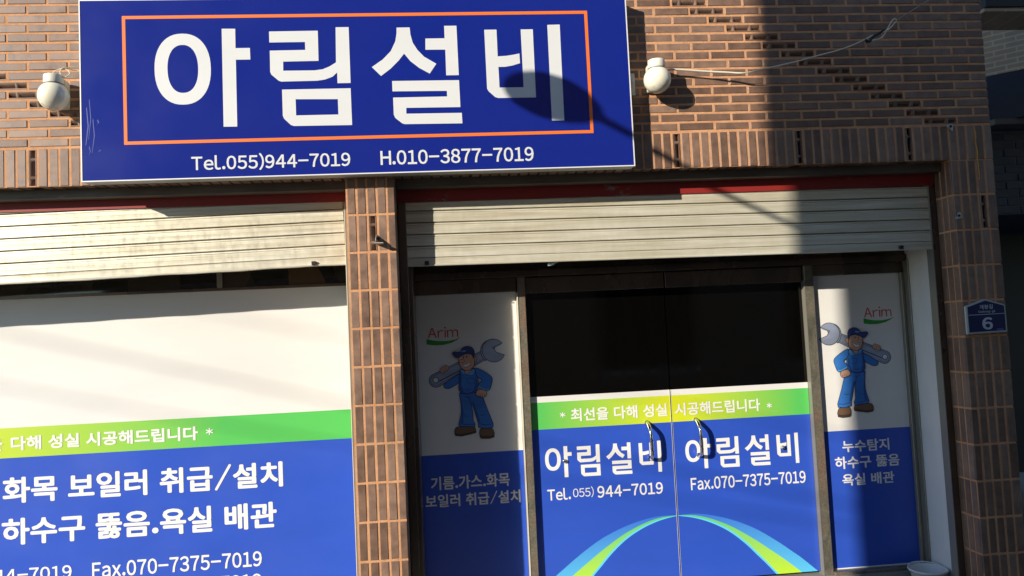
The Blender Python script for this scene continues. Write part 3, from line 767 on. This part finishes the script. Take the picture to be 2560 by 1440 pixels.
onsign(text('Tel.055)944-7019', -1.25, -.453, 2.452, .088, SY-.0011, B2, M_signprint, None))
onsign(text('H.010-3877-7019', -.299, .501, 2.459, .076, SY-.0011, B2, M_signprint, None))
M_scuff = mat('pale_scuff', (.035, .065, .30), .5)
bm = bmesh.new()
for x_, za_, zb_, w2_ in ((-1.752, 2.60, 2.80, .004), (-1.738, 2.63, 2.84, .0025), (-1.722, 2.56, 2.74, .003), (-1.742, 2.54, 2.60, .002), (-1.700, 2.70, 2.735, .003), (-1.692, 2.565, 2.58, .002)):
    flat(bm, [(x_-.012, za_), (x_-.012+w2_, za_+.005), (x_+w2_*1.3, (za_+zb_)/2), (x_-.004+w2_*.3, zb_), (x_-.006, zb_-.01), (x_-w2_*.2, (za_+zb_)/2)], SY-.0008)
onsign(link('scuff_marks', flat_me(bm, 'scuff_marks'), None, mats=M_scuff))
for bx0, bx1, z_ in ((SX1+.001, SX1+.046, 2.885), (SX0-.038, SX0-.001, 2.87)):
    bm = bmesh.new(); box(bm, bx0, bx1, -.018, -.013, z_-.062, z_+.062, bev=.001)
    cx = (bx0+bx1)/2+.005
    for dz in (-.048, .048): tube(bm, [(cx, -.018, z_+dz), (cx, -.021, z_+dz)], .004, 8)
    tube(bm, [(cx-.015, -.03, z_-.02), (cx-.005, -.05, z_), (cx-.006, -.03, z_+.03)], .004, 8)
    onsign(link('fixing_bracket', fin(bm, 'fixing_bracket'), None, mats=M_galv))

# ------------------------------------------------------------------ wall lamps
def lamp(x, z, label):
    r_ = .0735
    t = empty('wall_lamp', (x, 0, z), label, 'lamp', 'globe lamps on the brick wall')
    bm = bmesh.new(); lathe(bm, [(.003, -r_)] + [(r_*math.sin(R(a)), -r_*math.cos(R(a))) for a in range(8, 150, 7)] + [(.037, .0640)], 36)
    g_ = link('globe', fin(bm, 'globe', True), t, (0, -.098, 0), mats=M_lamp)
    bm = bmesh.new(); lathe(bm, [(.040, .058), (.0445, .060), (.046, .064), (.0455, .102), (.043, .106), (.030, .1075), (.002, .108)], 32)
    cp = link('collar', fin(bm, 'collar', False), t, (0, -.098, 0), mats=M_lampbase)
    for p_ in cp.data.polygons: p_.use_smooth = abs(p_.normal.z) < .5
    bm = bmesh.new(); tube(bm, [(0, -.098, .0570), (0, -.098, .0605)], .0475, 30)
    link('rim', fin(bm, 'rim'), t, mats=M_black)
    bm = bmesh.new()
    prof = [(0, -.044), (-.022, -.042), (-.026, -.034), (-.026, .05), (-.032, .066), (-.060, .072), (-.060, .098), (-.028, .100), (-.006, .094), (0, .092)]
    a = [bm.verts.new((-.036, p_[0]-.001, p_[1])) for p_ in prof]; b = [bm.verts.new((.036, p_[0]-.001, p_[1])) for p_ in prof]
    for i in range(len(prof)): bm.faces.new((a[i], b[i], b[(i+1) % len(prof)], a[(i+1) % len(prof)]))
    bm.faces.new(a[::-1]); bm.faces.new(b)
    bmesh.ops.bevel(bm, geom=list(bm.edges), offset=.003, segments=2, affect='EDGES')
    link('wall_bracket', fin(bm, 'wall_bracket'), t, mats=M_lampbase)
    return t
lampL = lamp(-1.915, 2.858, 'cream globe wall lamp left of the blue sign, curled loose wires on top')
lampR = lamp(1.190, 2.882, 'cream globe wall lamp right of the blue sign with grime on its underside')
bm = bmesh.new()
tube(bm, spline([(-.005, -.10, .105), (.0, -.095, .125), (.03, -.09, .142), (.06, -.085, .140), (.075, -.09, .118), (.066, -.10, .100), (.045, -.10, .098), (.034, -.10, .118), (.040, -.095, .142), (.06, -.08, .152), (.09, -.06, .160)], 6), .0028, 6)
tube(bm, spline([(.058, -.08, .151), (.08, -.06, .144), (.108, -.05, .146)], 4), .0022, 5)
link('loose_wire', fin(bm, 'loose_wire', True), lampL, mats=M_cable)

# ------------------------------------------------------------------ cable from the right lamp
cab = empty('overhead_cable', (1.28, -.04, 2.95), 'white cable running from the right globe lamp up across the dark brickwork', 'cable')
def rel(o, root): o.parent = root; o.matrix_parent_inverse = Matrix.Translation(-Vector(root.location)); return o
bm = bmesh.new()
tube(bm, spline([(1.245, -.03, 2.955), (1.279, -.045, 2.955), (1.337, -.045, 2.953), (1.47, -.05, 2.940), (1.599, -.065, 2.926), (1.683, -.08, 2.917), (1.809, -.10, 2.935), (1.953, -.12, 2.959), (2.095, -.14, 2.989), (2.209, -.16, 3.013), (2.305, -.18, 3.045), (2.361, -.20, 3.070)], 5), [.0058]*20+[.0052]*5+[.0036]*31, 8)
rel(link('white_sheath', fin(bm, 'white_sheath', True), None, mats=M_cable), cab)
bm = bmesh.new()
tube(bm, spline([(2.354, -.205, 3.040), (2.395, -.205, 3.050), (2.424, -.20, 3.070), (2.438, -.205, 3.095), (2.448, -.21, 3.112), (2.468, -.22, 3.145), (2.484, -.22, 3.151), (2.488, -.22, 3.140), (2.474, -.22, 3.124), (2.45, -.21, 3.100), (2.42, -.205, 3.085)], 6), .0034, 7)
rel(link('loop', fin(bm, 'loop', True), None, mats=M_cable), cab)
bm = bmesh.new()
tube(bm, spline([(2.322, -.198, 3.030), (2.345, -.198, 3.044), (2.365, -.2, 3.062), (2.40, -.2, 3.082), (2.428, -.204, 3.098)], 4), [.004]*4+[.0075]*9+[.006]*4, 8)
tube(bm, spline([(2.315, -.2, 3.045), (2.34, -.2, 3.036), (2.35, -.2, 3.05)], 3), .007, 7)
rel(link('tape_splice', fin(bm, 'tape_splice', True), None, mats=M_black), cab)
bm = bmesh.new()
e0, e1 = Vector((2.478, -.22, 3.137)), Vector((2.559, -.4, 3.175)); dd = (e1-e0)
tube(bm, [e0 + dd*k for k in (0, 1, 5, 12, 20, 26.3)], .0022, 6)
rel(link('carrier_wire', fin(bm, 'carrier_wire'), None, mats=M_wire), cab)

# cable clips on the brick face
def clip(x, z, rot, label, out=0):
    t = empty('cable_clip', (x, -.002, z), label, 'bracket', 'small triangular metal clips on the brick')
    bm = bmesh.new()
    pr = [(-.022, .014), (.012, .017), (.014, .005), (.010, -.024), (.002, -.020), (-.008, -.006), (-.020, -.002)]
    if out:
        a = [bm.verts.new((p_[0]*.2, -.001, p_[1])) for p_ in pr[:2]]
        V = [(0, -.001, .026), (.003, -.001, .026), (.003, -.001, -.022), (0, -.001, -.022), (.0, -.060, -.018), (.0, -.058, -.002), (0, -.03, .012)]
        vv = [bm.verts.new(p_) for p_ in ((0, 0, .026), (0, -.02, .016), (0, -.058, 0), (0, -.062, -.014), (0, 0, -.024))]
        v2 = [bm.verts.new((p_.co.x+.003, p_.co.y, p_.co.z)) for p_ in vv]
        bm.faces.new(vv); bm.faces.new(v2[::-1])
        for i in range(5): bm.faces.new((vv[i], vv[(i+1) % 5], v2[(i+1) % 5], v2[i]))
        box(bm, -.002, .040, -.064, -.002, -.027, -.024)
    else:
        A = [bm.verts.new((p_[0], -.006, p_[1])) for p_ in pr]; B = [bm.verts.new((p_[0], 0, p_[1])) for p_ in pr]
        bm.faces.new(A); bm.faces.new(B[::-1])
        for i in range(len(pr)): bm.faces.new((A[i], A[(i+1) % len(pr)], B[(i+1) % len(pr)], B[i]))
    link('plate', fin(bm, 'plate'), t, (0, 0, 0), (0, rot, 0), mats=M_galv)
    bm = bmesh.new(); tube(bm, [(0, -.001, 0), (0, -.010, 0)], .0075, 10)
    link('screw', fin(bm, 'screw'), t, (0.012 if out else -.002, -.006 if out else 0, .003), mats=M_black)
clip(2.898, 2.607, 0, 'small triangular metal clip at the corner above the right pillar')
clip(2.905, 2.097, 1.3, 'small triangular metal clip on the right brick pillar above the number plate')
clip(-.345, 2.086, 0, 'metal clip sticking out of the middle brick pillar between the shutters', 1)
# yellow thread stain hanging in the joint of the right pillar
bm = bmesh.new()
tube(bm, spline([(3.040, -.004, 2.595), (3.046, -.005, 2.56), (3.041, -.005, 2.52), (3.047, -.004, 2.46), (3.045, -.004, 2.40), (3.048, -.004, 2.33), (3.044, -.004, 2.30)], 4), .0024, 5)
tag(link('thread', fin(bm, 'thread'), mats=M_cord), 'thin yellow thread hanging down the mortar joint of the right pillar', 'thread')

# ------------------------------------------------------------------ house number plate
pl = empty('address_plate', (3.0, -.012, 1.5), 'navy house-shaped address plate with number 6 on the right brick pillar', 'sign')
PP = [(2.889, 1.589), (3.007, 1.627), (3.128, 1.590), (3.128, 1.434), (2.889, 1.430)]
def shrink(pts, d):
    cx = sum(p_[0] for p_ in pts)/len(pts); cz = sum(p_[1] for p_ in pts)/len(pts)
    hw = (max(p_[0] for p_ in pts)-min(p_[0] for p_ in pts))/2; hh = (max(p_[1] for p_ in pts)-min(p_[1] for p_ in pts))/2
    return [(cx+(p_[0]-cx)*(1-d/hw), cz+(p_[1]-cz)*(1-d/hh)) for p_ in pts]
bm = bmesh.new()
A = [bm.verts.new((p_[0], -.020, p_[1])) for p_ in shrink(PP, .002)]; B = [bm.verts.new((p_[0], -.002, p_[1])) for p_ in PP]
bm.faces.new(A); bm.faces.new(B[::-1])
for i in range(5): bm.faces.new((A[i], A[(i+1) % 5], B[(i+1) % 5], B[i]))
bmesh.ops.bevel(bm, geom=[e for e in bm.edges], offset=.004, segments=2, affect='EDGES')
rel(link('rim', fin(bm, 'rim'), None, mats=M_platerim), pl)
bm = bmesh.new(); flat(bm, shrink(PP, .0115), -.0212); rel(link('face', flat_me(bm, 'face'), None, mats=M_platefilm), pl)
bm = bmesh.new(); flat(bm, [(2.903, 1.5395), (3.115, 1.5415), (3.115, 1.5385), (2.903, 1.5365)], -.0218); rel(link('line', flat_me(bm, 'line'), None, mats=M_plateprint), pl)
rel(text('개봉길', 2.970, 3.049, 1.568, .025, -.0218, .02, M_plateprint, None), pl)
rel(text('Gaebong-gil', 2.960, 3.062, 1.5455, .0165, -.0218, .014, M_plateprint, None), pl)
rel(text('6', 2.978, 3.041, 1.4535, .069, -.0218, .035, M_plateprint, None), pl)
bm = bmesh.new(); flat(bm, [(3.060, 1.458), (3.102, 1.459), (3.102, 1.446), (3.060, 1.445)], -.0218); rel(link('small_mark', flat_me(bm, 'small_mark'), None, mats=M_platefaint), pl)

# ------------------------------------------------------------------ bucket
bk = empty('bucket', (2.765, .32, -.10), 'white plastic bucket with grey rim standing by the jamb at the bottom right', 'bucket')
hB = .035
bm = bmesh.new()
lathe(bm, [(.075, -.12), (.098, hB-.012), (.105, hB-.010), (.106, hB), (.100, hB), (.097, hB-.006), (.076, -.112), (.002, -.112)], 40)
link('body', fin(bm, 'body', True), bk, (0, 0, .13), mats=M_bucket)
bm = bmesh.new()
pts = [(-.108*math.cos(R(a)), .104*math.sin(R(a)), .010 + .016*math.sin(R(a))) for a in range(0, 181, 9)]
tube(bm, pts, .0045, 6)
link('handle', fin(bm, 'handle', True), bk, (0, 0, .125+hB-.012), mats=M_bucket)

# cloudy plastic strip dangling under the right shutter
bm = bmesh.new()
tube(bm, spline([(.585, .20, 1.935), (.605, .198, 1.936), (.625, .196, 1.943), (.655, .195, 1.955)], 4), [.0035]+[.010]*3+[.009]*4+[.006]*4+[.003], 8)
tag(link('plastic_strip', fin(bm, 'plastic_strip', True), mats=M_clear), 'small cloudy plastic strip dangling under the right shutter bar', 'plastic strip')

# ------------------------------------------------------------------ neighbour to the right
nb = empty('neighbour_building', (5.5, 1.5, 0), 'dark neighbouring building beyond the right corner with a beige brick bay and grey ledge', 'building')
def nbp(name, mt, *a, **k): return rel(mbox(name, None, mt, *a, **k), nb)
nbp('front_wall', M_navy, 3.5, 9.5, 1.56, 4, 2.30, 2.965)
nbp('back_wall', M_eave, 3.2, 9.5, 3.0, 3.4, 0, 2.3)  # near-black colour stands in for the shade of the alley opening
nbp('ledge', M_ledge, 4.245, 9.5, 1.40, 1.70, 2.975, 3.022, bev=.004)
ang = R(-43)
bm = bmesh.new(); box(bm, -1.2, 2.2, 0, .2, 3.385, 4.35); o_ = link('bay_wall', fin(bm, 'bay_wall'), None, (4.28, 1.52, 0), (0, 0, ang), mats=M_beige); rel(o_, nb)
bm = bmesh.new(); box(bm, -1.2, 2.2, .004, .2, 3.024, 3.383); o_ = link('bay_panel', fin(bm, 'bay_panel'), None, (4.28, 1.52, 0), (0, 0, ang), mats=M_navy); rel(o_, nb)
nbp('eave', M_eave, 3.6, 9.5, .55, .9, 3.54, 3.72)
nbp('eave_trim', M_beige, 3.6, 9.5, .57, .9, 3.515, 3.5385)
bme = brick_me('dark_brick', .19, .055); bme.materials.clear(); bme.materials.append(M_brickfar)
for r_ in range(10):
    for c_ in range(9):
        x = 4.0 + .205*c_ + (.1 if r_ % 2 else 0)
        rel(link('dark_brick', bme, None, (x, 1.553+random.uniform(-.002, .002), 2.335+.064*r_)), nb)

# ------------------------------------------------------------------ across the street
ob = empty('opposite_building', (2, -5, 0), 'brick building across the street facing the shop', 'building')
bm = bmesh.new(); box(bm, 1.777-1.22*5.0+.03, 12, -12, -5.0, -.11, 6.62)
rel(link('wall', fin(bm, 'wall'), None, mats=M_opp), ob)
rel(mbox('cornice', None, M_concrete, -4.72, 12.1, -12.1, -4.97, 6.62, 6.70), ob)
for wx in (-3.2, -.6, 2.0, 4.6, 7.2):
    for wz in (1.0, 4.2):
        rel(mbox('window', None, M_glass, wx, wx+1.3, -5.004, -4.990, wz, wz+1.2), ob)
        rel(mbox('window_frame', None, M_whiteframe, wx-.06, wx+1.36, -4.998, -4.965, wz-.06, wz-.001, more=((wx-.06, wx+1.36, -4.998, -4.965, wz+1.201, wz+1.26),)), ob)
# street lamp on an arm from that building
sl = empty('street_lamp', (-2.0, -5, 4.0), 'street lamp on a long arm reaching over the road from the opposite building', 'street lamp')
HX, HY, HZ = .63 - 1.22*1.95, -.1-1.95, 2.790 + .54*1.95
bm = bmesh.new()
prof = [(0, .05), (.03, .10), (.08, .14), (.16, .155), (.24, .13), (.31, .08), (.36, .03)]
rings = []
for t, wd in prof:
    rings.append([bm.verts.new((HX + wd*math.cos(a)*1.05, HY+.17-t, HZ + wd*.75*math.sin(a)*1.0)) for a in [2*math.pi*k/16 for k in range(16)]])
for a, b in zip(rings[:-1], rings[1:]):
    for k in range(16): bm.faces.new((a[k], a[(k+1) % 16], b[(k+1) % 16], b[k]))
bm.faces.new(rings[0]); bm.faces.new(rings[-1][::-1])
rel(link('lamp_head', fin(bm, 'lamp_head', True), None, mats=M_galv), sl)
bm = bmesh.new(); tube(bm, [(HX, HY-.15, HZ), (HX, HY-.5, HZ-.05), (HX, HY-1.2, HZ-.10), (HX, -5.0, HZ-.26)], [.022, .017, .012, .009], 10)
rel(link('arm', fin(bm, 'arm', True), None, mats=M_galv), sl)
# power cables
for i, (xr, zr, sl_, rad, wd_) in enumerate(((-11.7, 5.77, .27, .0075, 'middle'), (-11.7, 5.46, .235, .006, 'lowest'), (-10.6, 5.84, .25, .0045, 'topmost'))):
    bm = bmesh.new(); tube(bm, [(x, -7.0, zr - sl_*(x-xr) + .0016*(x-xr)**2) for x in [-4.68 - 18*k/24 for k in range(25)]], rad, 6)
    tag(link('power_cable', fin(bm, 'power_cable'), mats=M_black), wd_ + ' black power cable sloping down to the side of the opposite building', 'cable', 'power cables over the street')
